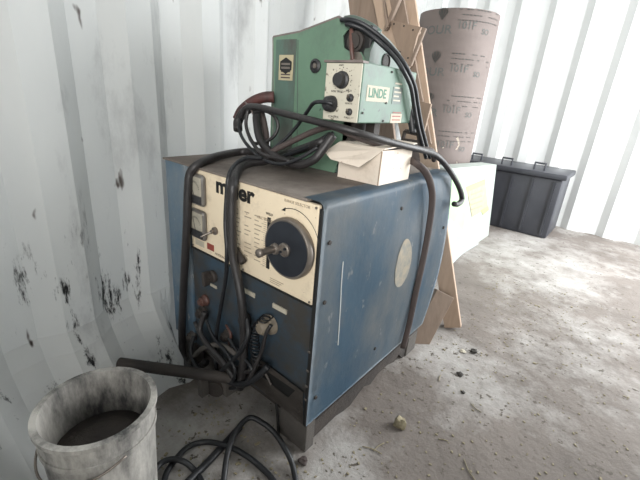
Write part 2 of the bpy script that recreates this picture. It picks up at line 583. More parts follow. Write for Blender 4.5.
# two meters
for i, (z0, z1) in enumerate(((0.648, 0.742), (0.540, 0.634))):
    x0, x1 = -0.505, -0.432
    rim = obj('panel_meter', B(x0, x1, -0.020, 0.0, z0, z1, .012, 4), M_meterrim, wm, 50, label=('upper' if i == 0 else 'lower') + ' panel meter')
    obj('meter_face', B(x0 + .006, x1 - .006, -0.0215, -0.015, z0 + .032, z1 - .007, .003), M_meterface, rim)
    obj('meter_cover', B(x0 + .006, x1 - .006, -0.0225, -0.012, z0 + .007, z0 + .031, .003), M_black, rim)
    bm = bmesh.new()
    for k in range(15):
        a = math.radians(150 - k * 8.5)
        c = Vector(((x0 + x1) / 2, -0.0218, z0 + .034))
        tube(bm, [c + Vector((math.cos(a) * .026, 0, math.sin(a) * .036)), c + Vector((math.cos(a) * .03, 0, math.sin(a) * .042))], .0006, 4, 1, smooth=False)
    obj('meter_scale', bm, M_ink, rim)
    c = Vector(((x0 + x1) / 2, -0.0222, z0 + .030))
    obj('needle', tube(bmesh.new(), [c, c + Vector((-.016 + .006 * i, 0, .036))], .0008, 5, 1, smooth=False), M_ink, rim)
obj('rating_label', B(-.500, -.455, -.0035, -.001, .512, .530), M_label, wm)
obj('warning_label', B(-.438, -.405, -.0035, -.001, .515, .535), M_red, wm, label='small red label')
# switch and pointer lever
sw = obj('toggle_switch', lathe(bmesh.new(), [(.012, 0), (.012, .006), (.006, .008), (.006, .016), (0, .017)], facing((-.395, -.002, .585), (0, -1, 0)), 14), M_chrome, wm, 40)
obj('switch_lever', tube(bmesh.new(), [(-.395, -.012, .585), (-.408, -.03, .575), (-.414, -.04, .568)], .0035, 8, 4), M_chrome, sw, True)
obj('pointer_knob', tube(bmesh.new(), [at(233, 247, 'y', -.012), at(239, 256, 'y', -.02), at(243, 262, 'y', -.024)], .0105, 10, 5), M_dark, wm, True)
for sx, sz in ((-.515, .745), (-.02, .745), (-.02, .504), (-.515, .504), (-.27, .504)):
    obj('screw', lathe(bmesh.new(), [(.0035, 0), (.003, .002), (0, .0025)], facing((sx, -.002, sz), (0, -1, 0)), 10), M_chrome, cp)
# lower front: knob, labels, sockets
kb = obj('selector_knob', lathe(bmesh.new(), [(.020, 0), (.020, .008), (.015, .012), (.014, .026), (0, .028)], facing((-.42, .005, .425), (0, -1, 0)), 20), M_dark, wm, 40)
obj('knob_grip', B(-.427, -.413, -.036, -.012, .402, .448, .003), M_dark, kb)
obj('knob_label', B(-.437, -.405, .003, .0062, .385, .394), M_label, wm, label='pale strip label under the knob')
for x0, z0 in ((-.278, .432), (-.152, .434)):
    obj('terminal_label', B(x0, x0 + .052, .0025, .0062, z0 - .004, z0 + .009), M_label, wm, label='pale strip label above a terminal')
for (px, py, mm, r) in ((204, 312, M_dark, .024), (206, 300, M_redc, .020), (229, 335, M_dark, .022), (194, 335, M_base, .020), (247, 318, M_dark, .021)):
    p = at(px, py, 'y', .005)
    s = obj('cable_terminal', lathe(bmesh.new(), [(r, 0), (r, .006), (r * .8, .010), (r * .75, .020), (r * .5, .022), (r * .45, .028), (0, .029)], facing(p, (0, -1, 0)), 20), mm, wm, 40)
p = at(271, 324, 'y', .005)
rc = obj('cord_receptacle', lathe(bmesh.new(), [(.030, 0), (.028, .010), (.022, .014), (.021, .034), (.015, .042), (0, .043)], facing(p, (-.1, -1, .0)), 20), M_tan, wm, 45, label='tan round plug of the coiled cord')
bm = bmesh.new()
# bare/rusty bits of metal at the terminals
tube(bm, [at(226, 325, 'y', -.02), at(231, 335, 'y', -.03), at(229, 345, 'y', -.02), at(234, 352, 'y', -.012)], .004, 8, 5)
obj('copper_lug', bm, M_redc, wm, True)
# base frame under the cabinet
fr = obj('base_frame', B(-W + .02, -.012, .02, D - .01, .085, Z0 + .003), M_dark, wm)
for x0, x1 in ((-.075, -.012), (-W + .02, -W + .085)):
    bm = bmesh.new()
    pr = [(.05, .09), (D - .02, .09), (D - .02, 0), (D - .12, .0)]
    yy = D - .16
    while yy > .12:                         # ragged, grimy lower edge
        pr.append((yy, random.uniform(.004, .045)))
        yy -= random.uniform(.03, .08)
    pr.append((.05, .02))
    prism(bm, [(x0, y, z) for y, z in pr], (x1 - x0, 0, 0))
    obj('skid', bm, M_dark, wm)
obj('foot', B(-.113, -.006, .012, .05, .0, .135, .003), M_base, wm, label='front corner foot of the base')
obj('foot', B(-.09, -.006, D - .10, D - .02, .0, .09, .003), M_base, wm)
obj('foot', B(-W + .015, -W + .1, .012, .05, .0, .12, .003), M_base, wm)
obj('foot_edge_strip', tube(bmesh.new(), [at(276, 398, 'y', .006), at(277.5, 415, 'y', .004), at(278.5, 436, 'y', .006)], .0045, 8, 4), M_ink, wm)  # thin black strip down the left edge of the foot
# slotted step sloping out of the base at the front
a, b, c, d = at(252, 353, 'y', -.004), at(303, 392, 'y', -.004), at(303, 425, 'y', -.006), at(246, 378, 'y', -.008)
bm = bmesh.new()
cc = [at(259, 366, 'y', -.006), at(295, 390.5, 'y', -.006), at(288, 397.5, 'y', -.006), at(256, 372, 'y', -.006)]
O_ = [bm.verts.new(v) for v in (a, b, c, d)]
I_ = [bm.verts.new(v) for v in cc]
for i in range(4):
    bm.faces.new((O_[i], O_[(i + 1) % 4], I_[(i + 1) % 4], I_[i]))
bmesh.ops.solidify(bm, geom=bm.faces[:], thickness=0.004)
st_ = obj('slotted_step', bm, M_step, wm, label='slotted grey step')
nrm = (cc[1] - cc[0]).cross(cc[3] - cc[0]).normalized()
if nrm.y < 0:
    nrm = -nrm
obj('slot_black_backing', prism(bmesh.new(), [c_ + nrm * .003 + (c_ - (cc[0] + cc[2]) / 2) * .15 for c_ in cc], nrm * .003), M_ink, st_)  # black plate added behind the slot, painting its inside dark
obj('step_brace', tube(bmesh.new(), [cc[3].lerp(cc[2], .5) - nrm * .002, cc[0].lerp(cc[1], .15) - nrm * .002], .0035, 6, 1, smooth=False), M_step, st_)
# tow bar of round pipe reaching left from the base
q0, q1 = Vector((-.245, -.045, .160)), Vector((-.560, -.250, .155))
tb = obj('tow_bar', tube(bmesh.new(), [q0, q1], .0175, 16, 1, smooth=False), M_dark, wm, 50, label='horizontal round pipe at the front of the base')
bm = B(-.30, -.27, -.065, .02, .085, .15)
box(bm, -.345, -.325, -.115, -.09, .08, .15)
obj('tow_bracket', bm, M_base, wm)
bm = lathe(bmesh.new(), [(.028, -.012), (.030, -.006), (.030, .006), (.028, .012)], facing((-.315, -.07, .100), (.5, -1, 0)), 20)
obj('caster_wheel', bm, M_dark, wm, 40)
# oval sticker and bolts on the side
bm = bmesh.new()
ca = Vector((0, .432, .49))
n = 36
vs = []
for k in range(n):
    t = 2 * PI * k / n
    y, z = ca.y + .055 * math.cos(t) , ca.z + .084 * math.sin(t)
    vs.append((y, z))
top = [bm.verts.new((dent(y, z) + .0016, y, z)) for y, z in vs]
cen = bm.verts.new((dent(ca.y, ca.z) + .0016, ca.y, ca.z))
for k in range(n):
    bm.faces.new((cen, top[k], top[(k + 1) % n]))
bmesh.ops.solidify(bm, geom=bm.faces[:], thickness=0.0006)
obj('oval_sticker', bm, M_oval, wm, label='pale worn oval sticker')
for y, z in ((.03, .66), (.374, .685), (.60, .56), (.03, .20), (.03, .50), (.70, .56), (.34, .2)):
    obj('bolt', lathe(bmesh.new(), [(.006, 0), (.0055, .003), (0, .004)], facing((dent(y, z) + .001, y, z), (1, 0, 0)), 10), M_dark, wm)
# dried drip of pale paint
bm = bmesh.new()
pp = [at(344, 262, 'x', .004), at(342, 285, 'x', .004), at(341, 305, 'x', .004), at(339, 330, 'x', .003), at(338, 345, 'x', .003)]
pp = [Vector((dent(p.y, p.z) + .001, p.y, p.z)) for p in pp]
tube(bm, pp, .0016, 6, 5, flat=1)
obj('paint_drip', bm, M_stain, wm)
# black strip painted in for the dark gap along the front right corner
obj('edge_seam', B(-.010, -.001, -.003, .01, Z0, .745, .001), M_ink, wm)
for z in (.205, .25, .30, .36):
    obj('edge_clip', B(-.012, -.003, -.005, .0, z, z + .007, .002), M_step, wm)

# ------------------------------------------------------------------ green wire feeder on top
wf = thing('wire_feeder', 'green wire feeder with cream control plate standing on the welding machine', 'wire feeder', (-.33, .42, H))
Yf = 0.30
PX = lambda px, py, y=Yf: (lambda v: (v.x, v.z))(at(px, py, 'y', y))
outl = [(-.492, .762), (-.205, .762)]
pk = [(362, 76), (366, 62), (361, 52), (352, 53), (344, 48), (343, 36), (349, 28), (345, 22)]
outl += [PX(350, 130)] + [PX(*p) for p in pk] + [PX(338, 17), PX(299, 32), PX(273, 37)]
bm = bmesh.new()
prism(bm, [(x, Yf, z) for x, z in outl], (0, .004, 0))
obj('front_plate', bm, M_green, wf)
# rolled bare edge along the top and the left
ed = [PX(273, 142), PX(273, 37), PX(299, 32), PX(338, 17), PX(345, 22)]
bm = bmesh.new()
for a, b in zip(ed, ed[1:]):
    tube(bm, [(a[0], Yf + .004, a[1]), (b[0], Yf + .004, b[1])], .0048, 8, 1, smooth=False)
obj('edge_trim', bm, M_edge, wf)
obj('fold_line', tube(bmesh.new(), [(PX(298, 40)[0], Yf, PX(298, 40)[1]), (PX(297, 150)[0], Yf, PX(297, 150)[1])], .0016, 6, 1, smooth=False), M_greenold, wf)
obj('left_panel', B(PX(276, 60)[0], PX(296, 60)[0], Yf - .0012, Yf + .001, .764, 1.135), M_greenold, wf, label='worn darker green left strip')
# body behind
bm = bmesh.new()
prism(bm, [(-.485, Yf + .006, .763), (-.20, Yf + .006, .763), (-.20, Yf + .006, .92), (-.155, Yf + .006, .98), (-.155, Yf + .006, 1.06), (-.24, Yf + .006, 1.07), (-.30, Yf + .006, 1.12), (-.485, Yf + .006, 1.12)], (0, .20, 0))
obj('housing', bm, M_greenold, wf)
# right hand housing cheek beside the drive rolls
ck = [PX(353, 68, .33), PX(380, 70, .36), PX(381, 44, .36), PX(366, 35, .34), PX(361, 45, .33), PX(362, 56, .33)]
bm = prism(bmesh.new(), [(-.125, .305, 1.02), (-.125, .47, 1.02), (-.125, .47, 1.115), (-.125, .40, 1.14), (-.125, .335, 1.155), (-.125, .305, 1.10)], (-.02, 0, 0))
obj('side_cheek', bm, M_greenold, wf)
bm = lathe(bmesh.new(), [(.020, 0), (.022, .003), (.018, .004), (.017, .001)], facing((-.125, .39, 1.085), (1, 0, 0)), 20)
obj('cheek_ring', bm, M_dark, wf)
# drive rolls in the dark recess
rcv = at(353, 40, 'y', .33)
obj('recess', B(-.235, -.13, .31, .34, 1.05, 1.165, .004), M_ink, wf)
dr = obj('drive_roll', lathe(bmesh.new(), [(.026, 0), (.026, .012), (.020, .014), (.020, .020), (0, .022)], facing((-.175, .312, 1.125), (0, -1, 0)), 24), M_dark, wf, 40)
obj('drive_roll', lathe(bmesh.new(), [(.022, 0), (.022, .012), (.010, .014), (0, .014)], facing((-.165, .312, 1.078), (0, -1, 0)), 24), M_chrome, wf, 40)
bm = tube(bmesh.new(), [(-.19, .30, 1.155), (-.18, .292, 1.12), (-.172, .29, 1.09), (-.168, .295, 1.07)], .006, 8, 5)
obj('tension_arm', bm, M_redc, wf, True)
obj('tension_screw', lathe(bmesh.new(), [(.008, 0), (.008, .012), (.004, .014), (0, .014)], facing((-.16, .296, 1.072), (.2, -1, 0)), 12), M_chrome, wf)
bm = tube(bmesh.new(), [(-.215, .30, 1.178), (-.19, .31, 1.180), (-.15, .33, 1.165), (-.13, .35, 1.15)], .010, 10, 5)
obj('top_strap', bm, M_greenold, wf, True)
# black grommet
gx, gz = PX(316, 66)
gr = obj('grommet', lathe(bmesh.new(), [(.019, 0), (.020, .005), (.013, .009), (.010, .004), (0, .004)], facing((gx, Yf, gz), (0, -1, 0)), 24), M_black, wf, 40)
obj('grommet_pin', lathe(bmesh.new(), [(.008, .003), (.007, .008), (0, .009)], facing((gx, Yf, gz), (0, -1, 0)), 12), M_chrome, gr)
# sticker with hexagonal emblem
sa, sb = PX(279, 80), PX(294, 55)
st = obj('maker_sticker', B(sa[0], sb[0], Yf - .0025, Yf - .001, sa[1], sb[1]), M_yel, wf, label='yellowed sticker with black hexagonal emblem')
cx, cz, hw = (sa[0] + sb[0]) / 2, sb[1] - .031, (sb[0] - sa[0]) / 2 * .82
bm = prism(bmesh.new(), [(cx - hw, Yf - .0027, cz + .012), (cx, Yf - .0027, cz + .024), (cx + hw, Yf - .0027, cz + .012), (cx + hw, Yf - .0027, cz - .012), (cx, Yf - .0027, cz - .024), (cx - hw, Yf - .0027, cz - .012)], (0, -.0006, 0))
obj('emblem', bm, M_ink, st)
bm = bmesh.new()
box(bm, cx - hw * .75, cx + hw * .75, Yf - .0042, Yf - .0033, cz + .002, cz + .008)
box(bm, cx - hw * .75, cx + hw * .75, Yf - .0042, Yf - .0033, cz - .009, cz - .003)
obj('emblem_band', bm, M_chrome, st)
bm = bmesh.new()
for k in range(3):
    box(bm, cx - hw * .8, cx + hw * .8, Yf - .0032, Yf - .0024, sa[1] + .006 + k * .009, sa[1] + .010 + k * .009)
obj('sticker_print', bm, M_rubberbrn, st)
# control box
X0, X1, Y0, Y1, ZA, ZB = -.187, -.070, .200, .484, .922, 1.066
cb = obj('control_box', B(X0, X1, Y0, Y1, ZA, ZB, .003), M_greenbox, wf, label='green control box')
obj('box_hood', B(X0 - .004, X1 + .001, Y0 - .006, Y0 + .02, ZB - .004, ZB + .002, .001), M_edge, cb)
pl = obj('control_plate', B(X0 + .004, X1 - .002, Y0 - .003, Y0 + .002, ZA + .001, ZB - .005, .001), M_plate, cb, label='cream control plate')
FP = lambda px, py: at(px, py, 'y', Y0 - .003)
q = FP(342.5, 80)
kn = obj('speed_knob', lathe(bmesh.new(), [(.021, 0), (.021, .006), (.0165, .009), (.0155, .022), (.006, .024), (0, .0225)], facing(q, (0, -1, 0)), 18), M_black, cb, 40)
bm = bmesh.new()
for k in range(16):
    a = 2 * PI * k / 16
    box(bm, q.x + math.cos(a) * .029 - .001, q.x + math.cos(a) * .029 + .001, Y0 - .0038, Y0 - .0028, q.z + math.sin(a) * .029 - .001, q.z + math.sin(a) * .029 + .001)
obj('knob_scale', bm, M_ink, pl)
for px, py, r in ((350.5, 98, .010), (349.5, 112, .009)):
    q = FP(px, py)
    s = obj('toggle_switch', lathe(bmesh.new(), [(r, 0), (r * .9, .005), (r * .45, .007), (r * .45, .012), (0, .013)], facing(q, (0, -1, 0)), 14), M_black, cb, 40)
    obj('switch_lever', tube(bmesh.new(), [q + Vector((0, -.01, 0)), q + Vector((.004, -.018, .006))], .003, 8, 1, smooth=False), M_chrome, s)
q = FP(333, 104)
pg = obj('cord_plug', lathe(bmesh.new(), [(.020, 0), (.021, .008), (.018, .022), (.012, .028), (0, .029)], facing(q, (-.3, -1, 0)), 18), M_black, cb, 40, label='round black cord plug')
for s_, px, py, sz in (('WIRE SPEED', 331, 92, .0075), ('INCH', 346, 91.5, .007), ('REMOTE', 345, 104, .006), ('PURGE', 344, 118, .006), ('CONTROL', 328, 117, .0075), ('AMPS', 339, 66, .006)):
    q = FP(px, py)
    text(s_, sz, FR(q.x, q.z, Y0 - .0032), M_ink, pl, 'caption', .0003)
SD = lambda y, z, x=X1 + .0012: plane_M((x, y, z), (0, 1, 0), (0, 0, 1))
sp = lambda px, py: at(px, py, 'x', X1 + .001)
a, b = sp(366, 101), sp(390, 87)
lb = obj('name_label', B(X1, X1 + .001, a.y, b.y, a.z, b.z - .002), M_label, cb, label='white label with green letters')
text('LINDE', .032, SD(a.y + .007, (a.z + b.z) / 2 - .010), mat('green_ink', (.05, .17, .11), rough=.6), lb, 'maker_name', .0003, bold=.0008)
a, b = sp(391.5, 104), sp(403, 88)
lb = obj('data_plate', B(X1, X1 + .001, a.y, b.y, a.z, b.z), M_greenold, cb, label='green data plate')
bm = bmesh.new()
for k in range(5):
    box(bm, X1 + .0008, X1 + .0016, a.y + .006, b.y - .008 - .01 * (k % 2), a.z + .008 + k * .011, a.z + .012 + k * .011)
obj('plate_print', bm, M_label, lb)
a, b = sp(390, 123), sp(402, 114)
lb = obj('inspection_label', B(X1, X1 + .001, a.y, b.y, a.z, b.z), M_label, cb, label='small white label low on the box')
bm = bmesh.new()
for k in range(3):
    box(bm, X1 + .0008, X1 + .0014, a.y + .008, b.y - .008, a.z + .007 + k * .010, a.z + .010 + k * .010)
obj('label_print', bm, M_red, lb)
for px, py in ((362.5, 113), (383, 121), (386, 103), (392, 72)):
    q = sp(px, py)
    obj('screw', lathe(bmesh.new(), [(.003, 0), (.003, .002), (0, .0025)], facing(q, (1, 0, 0)), 8), M_dark, cb)
# underside support, plug at the rear corner and dark bracket
obj('support_post', B(-.135, -.105, .34, .37, H, ZA + .002), M_dark, wf)
obj('support_post', B(-.19, -.15, .30, .42, H, ZA + .002, .004), M_dark, wf)
bm = tube(bmesh.new(), [at(405, 108, 'y', .5), at(410, 114, 'y', .5), at(412, 124, 'y', .5), at(413, 133, 'y', .5)], .015, 10, 5, taper=.7)
obj('rear_plug', bm, M_rubberblk, wf, True)
bm = bmesh.new()
pts = [(401, 147), (405, 131), (418, 134), (421, 147)]
pp = [at(x, y, 'y', .56) for x, y in pts]
for a, b in zip(pp, pp[1:] + pp[:1]):
    tube(bm, [a, b], .007, 6, 1, smooth=False)
box(bm, pp[0].x, pp[3].x, .555, .565, pp[0].z + .012, pp[0].z + .03)
obj('rear_bracket', bm, M_dark, wf)
obj('base_plate', B(-.48, -.10, .31, .60, H, H + .006), M_dark, wf)

# ------------------------------------------------------------------ white cardboard box
x0, x1, y0, y1, z0, z1 = -.166, -.026, .266, .444, H + .001, .858
wb = thing('cardboard_box', 'small white cardboard box, front flap open, on top of the welding machine', 'box', ((x0 + x1) / 2, (y0 + y1) / 2, H))
# sits clear of the feeder: walls of thin board
bm = bmesh.new()
t = .0025
box(bm, x0, x1, y0, y0 + t, z0, z1)
box(bm, x0, x1, y1 - t, y1, z0, z1)
box(bm, x0, x0 + t, y0 + t, y1 - t, z0, z1)
box(bm, x1 - t, x1, y0 + t, y1 - t, z0, z1 - .003)
box(bm, x0 + t, x1 - t, y0 + t, y1 - t, z0, z0 + t)
obj('carton', bm, M_white, wb)
bm = bmesh.new()
prism(bm, [(x0 - .004, y0, z1 + .001), (x1 + .006, y0, z1 + .001), (x1 + .010, y1 + .004, z1 + .010), (x0, y1 + .01, z1 + .012)], (0, 0, .003))
obj('lid', bm, M_white, wb)
fl = [Vector((x0 - .004, y0 - .001, z1 + .002)), Vector((x1 + .004, y0 - .001, z1 + .002)), at(370, 160, 'y', y0 - .030), at(358.7, 167.5, 'y', y0 - .045), at(331, 159.5, 'y', y0 - .05), at(325, 152, 'y', y0 - .045)]
bm = prism(bmesh.new(), fl, (0, -.002, .001))
obj('front_flap', bm, M_white, wb)
obj('dust_flap', B(x0 + .006, x1 - .002, y0 + .004, y0 + .03, z1 - .004, z1 - .002), M_kraft, wb)
obj('corner_seam', B(x1 - .003, x1 + .0006, y0 - .0006, y0 + .002, z0, z1 - .004), M_kraft, wb)


# ------------------------------------------------------------------ hoses and cables
def hose(name, label, cat, pts, r, m, group=None, flat=1.0, seg=10, taper=None):
    P = [at(*p) if isinstance(p[2], str) else Vector(p) for p in pts]
    o = obj(name, tube(bmesh.new(), P, r, seg, 8, flat, taper=taper), m, None, True)
    return tag(o, label, cat, group)


hose('welding_hose', 'thick dark hose draped over the far left front corner of the welding machine', 'hose',
     [(300, 163, 'y', .22), (280, 157, 'y', .24), (262, 152, 'y', .24), (240, 152, 'y', .22), (215, 157, 'z', .776), (199, 164, 'y', .0), (190, 174, 'y', -.024), (188, 195, 'y', -.03), (187, 225, 'y', -.034),
      (185, 260, 'y', -.032), (183, 300, 'y', -.03), (182, 335, 'y', -.03), (184, 358, 'y', -.035), (194, 370, 'y', -.04), (206, 362, 'y', -.03)], .0128, M_rubber)
hose('welding_hose', 'long thick hose hanging down over the maker name in the middle of the front', 'hose',
     [(330, 136, 'y', .27), (318, 143, 'y', .22), (290, 153, 'z', .80), (268, 160, 'z', .79), (250, 163, 'z', .785), (238, 170, 'z', .775), (233.5, 184, 'y', -.026), (232, 205, 'y', -.034), (232, 230, 'y', -.038),
      (233, 255, 'y', -.04), (238, 280, 'y', -.04), (242, 305, 'y', -.045), (244, 335, 'y', -.045), (243, 365, 'y', -.05), (240, 388, 'y', -.05)], .0125, M_rubber)
hose('power_cable', 'thinner cable hanging beside the hose, kinked around the switch of the welding machine', 'cable',
     [(262, 158, 'z', .80), (246, 158, 'z', .80), (234, 166, 'z', .785), (228.5, 178, 'y', -.020), (226.5, 200, 'y', -.026), (225.5, 225, 'y', -.032), (227, 250, 'y', -.045), (226, 275, 'y', -.04), (222, 300, 'y', -.035), (217, 330, 'y', -.035),
      (215, 355, 'y', -.04), (219, 378, 'y', -.045), (229, 388, 'y', -.05), (242, 386, 'y', -.055)], .0062, M_rubberblk)
hose('torch_hose', 'heavy hose looping low across the dusty top of the welding machine below the feeder', 'hose',
     [(257, 108, 'y', .22), (256.5, 122, 'y', .20), (261, 141, 'y', .18), (276, 156.5, 'y', .165), (297, 164.5, 'y', .16), (313, 160, 'y', .165), (323, 149, 'y', .18), (333, 135, 'y', .20)], .0125, M_rubber)
hose('torch_hose', 'long hose running from the coil over the white cardboard box, end hooked over the side', 'hose',
     [(240, 118, 'y', .20), (246, 108, 'y', .20), (258, 107, 'y', .19), (290, 115, 'y', .17), (322, 123, 'y', .17), (345, 129, 'y', .18), (367, 135.5, 'y', .22), (397, 144, 'y', .33), (422, 150, 'y', .46), (437, 156, 'y', .60),
      (450, 171, 'x', .02), (459, 187, 'x', .035), (462, 199, 'x', .04), (458, 204, 'x', .045), (454, 204, 'x', .045)], .0098, M_rubber)
hose('torch_hose', 'second hose lying just beneath the long one behind the cardboard flap', 'hose',
     [(262, 158, 'y', .16), (275, 150, 'y', .17), (295, 140, 'y', .19), (315, 131, 'y', .20), (332, 127, 'y', .185), (350, 134, 'y', .205), (368, 141, 'y', .25), (400, 149, 'y', .42), (430, 150, 'y', .54), (434, 160, 'y', .62)], .0085, M_rubberbrn)
hose('control_cord', 'thin black cord from the round plug on the cream control plate to the coil', 'cord',
     [(333, 104, 'y', .172), (325, 102, 'y', .165), (314, 103, 'y', .17), (307, 112, 'y', .19), (297, 126, 'y', .21), (285, 139, 'y', .20), (272, 150, 'y', .18), (258, 161, 'y', .14), (246, 156, 'y', .12)], .0052, M_rubberblk)
hose('torch_cable', 'thin cable looping down from the left end of the coil', 'cable',
     [(240, 116, 'y', .20), (239, 128, 'y', .18), (243, 139, 'y', .17), (251, 149, 'y', .15), (264, 160, 'y', .13), (282, 164, 'y', .14), (300, 158, 'y', .15), (318, 147, 'y', .17)], .0052, M_rubberblk)
hose('torch_cable', 'small round cable loop at the front of the green feeder beside the coil', 'cable',
     [(254, 112, 'y', .20), (265, 111, 'y', .20), (275, 117, 'y', .20), (278, 127, 'y', .20), (273, 137, 'y', .19), (262, 143, 'y', .18), (252, 142, 'y', .18), (247, 130, 'y', .18)], .0052, M_rubber)
hose('torch_cable', 'grey cable dropping through the middle of the coil', 'cable',
     [(248, 110, 'y', .18), (246, 124, 'y', .17), (250, 138, 'y', .16), (260, 152, 'y', .14), (272, 157, 'y', .15), (290, 161, 'y', .15)], .0056, M_rubber)
hose('torch_cable', 'cable slanting along the foot of the green feeder to the cardboard box', 'cable',
     [(262, 162, 'y', .19), (280, 157, 'y', .21), (300, 150, 'y', .22), (318, 142, 'y', .225), (333, 133, 'y', .23)], .0058, M_rubberblk)
# maroon wrapped coil end
tc = thing('torch_coil', 'maroon wrapped torch coil hanging at the left edge of the green feeder', 'cable coil', at(255, 108, 'y', .24))
P = [at(*p) for p in ((274, 97, 'y', .27), (264, 97.5, 'y', .25), (252, 102, 'y', .235), (242, 110, 'y', .225), (237, 119, 'y', .22))]
obj('wrapped_sleeve', tube(bmesh.new(), P, .0175, 12, 8, taper=.85), M_redwrap, tc, True)
P = [at(*p) for p in ((252, 107, 'y', .23), (243, 113, 'y', .22), (238, 122, 'y', .21), (238, 130, 'y', .20))]
obj('clamp', tube(bmesh.new(), P, .0155, 10, 6), M_rubber, tc, True)
P = [at(*p) for p in ((261, 113, 'y', .25), (264, 125, 'y', .25), (266, 140, 'y', .24), (264, 152, 'y', .22))]
obj('handle', tube(bmesh.new(), P, .012, 10, 6), M_rubberbrn, tc, True)
P = [at(*p) for p in ((245, 102, 'y', .215), (250, 108, 'y', .205), (254, 116, 'y', .20))]
obj('clip', tube(bmesh.new(), P, .003, 8, 4), M_edge, tc, True)
for i, off in enumerate((0, 1)):
    hose('supply_cable', 'upper strand of the paired black cables arching from the top of the green feeder' if i == 0 else 'lower strand of the paired black cables arching from the top of the green feeder', 'cable',
         [(341 + 5 * off, 20 + 4 * off, 'y', .285), (352, 20 + 5 * off, 'y', .285), (366 - 2 * off, 26 + 4 * off, 'y', .30), (383 - 3 * off, 39 + 4 * off, 'x', -.105), (398 - 3 * off, 55 + 3 * off, 'x', -.075), (408 - 4 * off, 70 + 2 * off, 'x', -.055),
          (415 - 4 * off, 87, 'x', -.05), (418 - 4 * off, 105, 'x', -.05), (421.5 - 4 * off, 125, 'x', -.05), (426 - 4 * off, 143, 'x', -.05), (430 - 4 * off, 158, 'x', -.05)], .0062, M_rubberblk, 'paired cables above the feeder')
hose('rubber_strap', 'flat dark rubber strap hanging down the right side of the welding machine', 'strap',
     [(405, 158, 'y', .46), (416, 163.5, 'x', -.005), (426, 173, 'x', .016), (431.5, 188, 'x', .02), (432, 205, 'x', .022), (428.5, 231, 'x', .024), (422.6, 262, 'x', .024), (414.7, 298, 'x', .022), (408.7, 326, 'x', .018), (403, 348, 'x', .014)],
     .0045, M_rubberbrn, None, 2.5)
# tangle at the lower front
tl = [('short stub of hose curling out of the left terminals', [(205, 312, 'y', -.03), (200, 330, 'y', -.05), (208, 345, 'y', -.06), (222, 360, 'y', -.06), (234, 378, 'y', -.06)], .009, M_rubber),
      ('pale dusty hose arching behind the tangle of cables', [(190, 362, 'y', -.05), (200, 350, 'y', -.05), (213, 345, 'y', -.05), (226, 347, 'y', -.05), (240, 358, 'y', -.05)], .008, M_base),
      ('cable slanting from the middle terminal to the foot of the hoses', [(247, 318, 'y', -.04), (248, 335, 'y', -.055), (240, 352, 'y', -.065), (228, 365, 'y', -.065), (214, 377, 'y', -.06)], .007, M_rubberblk),
      ('cable crossing low behind the hanging hoses', [(195, 322, 'y', -.03), (203, 340, 'y', -.04), (214, 356, 'y', -.045), (228, 368, 'y', -.05), (246, 372, 'y', -.05), (258, 362, 'y', -.04)], .007, M_rubber),
      ('cable hooking from the lower left terminal under the tow bar', [(194, 336, 'y', -.03), (191, 350, 'y', -.05), (196, 366, 'y', -.06), (208, 376, 'y', -.055), (222, 384, 'y', -.06)], .0075, M_rubberblk),
      ('thick cable lying lowest across the foot of the tangle', [(214, 372, 'y', -.05), (228, 381, 'y', -.06), (244, 384, 'y', -.06), (258, 376, 'y', -.05), (268, 366, 'y', -.035)], .0095, M_rubberblk),
      ('thin cable crossing steeply between the two hanging hoses', [(206, 320, 'y', -.04), (214, 338, 'y', -.055), (226, 352, 'y', -.065), (235, 370, 'y', -.07), (232, 384, 'y', -.065)], .005, M_rubberblk),
      ('cable bowed between the two right hand terminals', [(229, 338, 'y', -.03), (236, 350, 'y', -.04), (246, 360, 'y', -.05), (252, 372, 'y', -.055), (244, 386, 'y', -.06)], .006, M_rubberblk)]
for lab, pts, r, m in tl:
    hose('welding_cable', lab, 'cable', pts, r, m)
hose('control_cord', 'stiff black cord hanging from the tan plug down to the tangle', 'cord',
     [(271, 325, 'y', -.036), (266, 334, 'y', -.045), (262, 350, 'y', -.045), (255, 367, 'y', -.055), (249, 380, 'y', -.06)], .0052, M_rubber)
# coiled cord
P0, P1 = at(268, 316, 'y', -.02), at(258, 362, 'y', -.03)
pts = []
for k in range(150):
    t = k / 149
    a = 2 * PI * 15 * t
    c = P0.lerp(P1, t) + Vector((-.035 * math.sin(PI * t), 0, 0))
    pts.append(c + Vector((math.cos(a) * .015, math.sin(a) * .013, 0)))
tag(obj('coiled_cord', tube(bmesh.new(), pts, .0022, 6, 1, smooth=False), M_rubberblk, None, True), 'springy coiled cord hanging beside the tan plug on the lower front', 'cord')
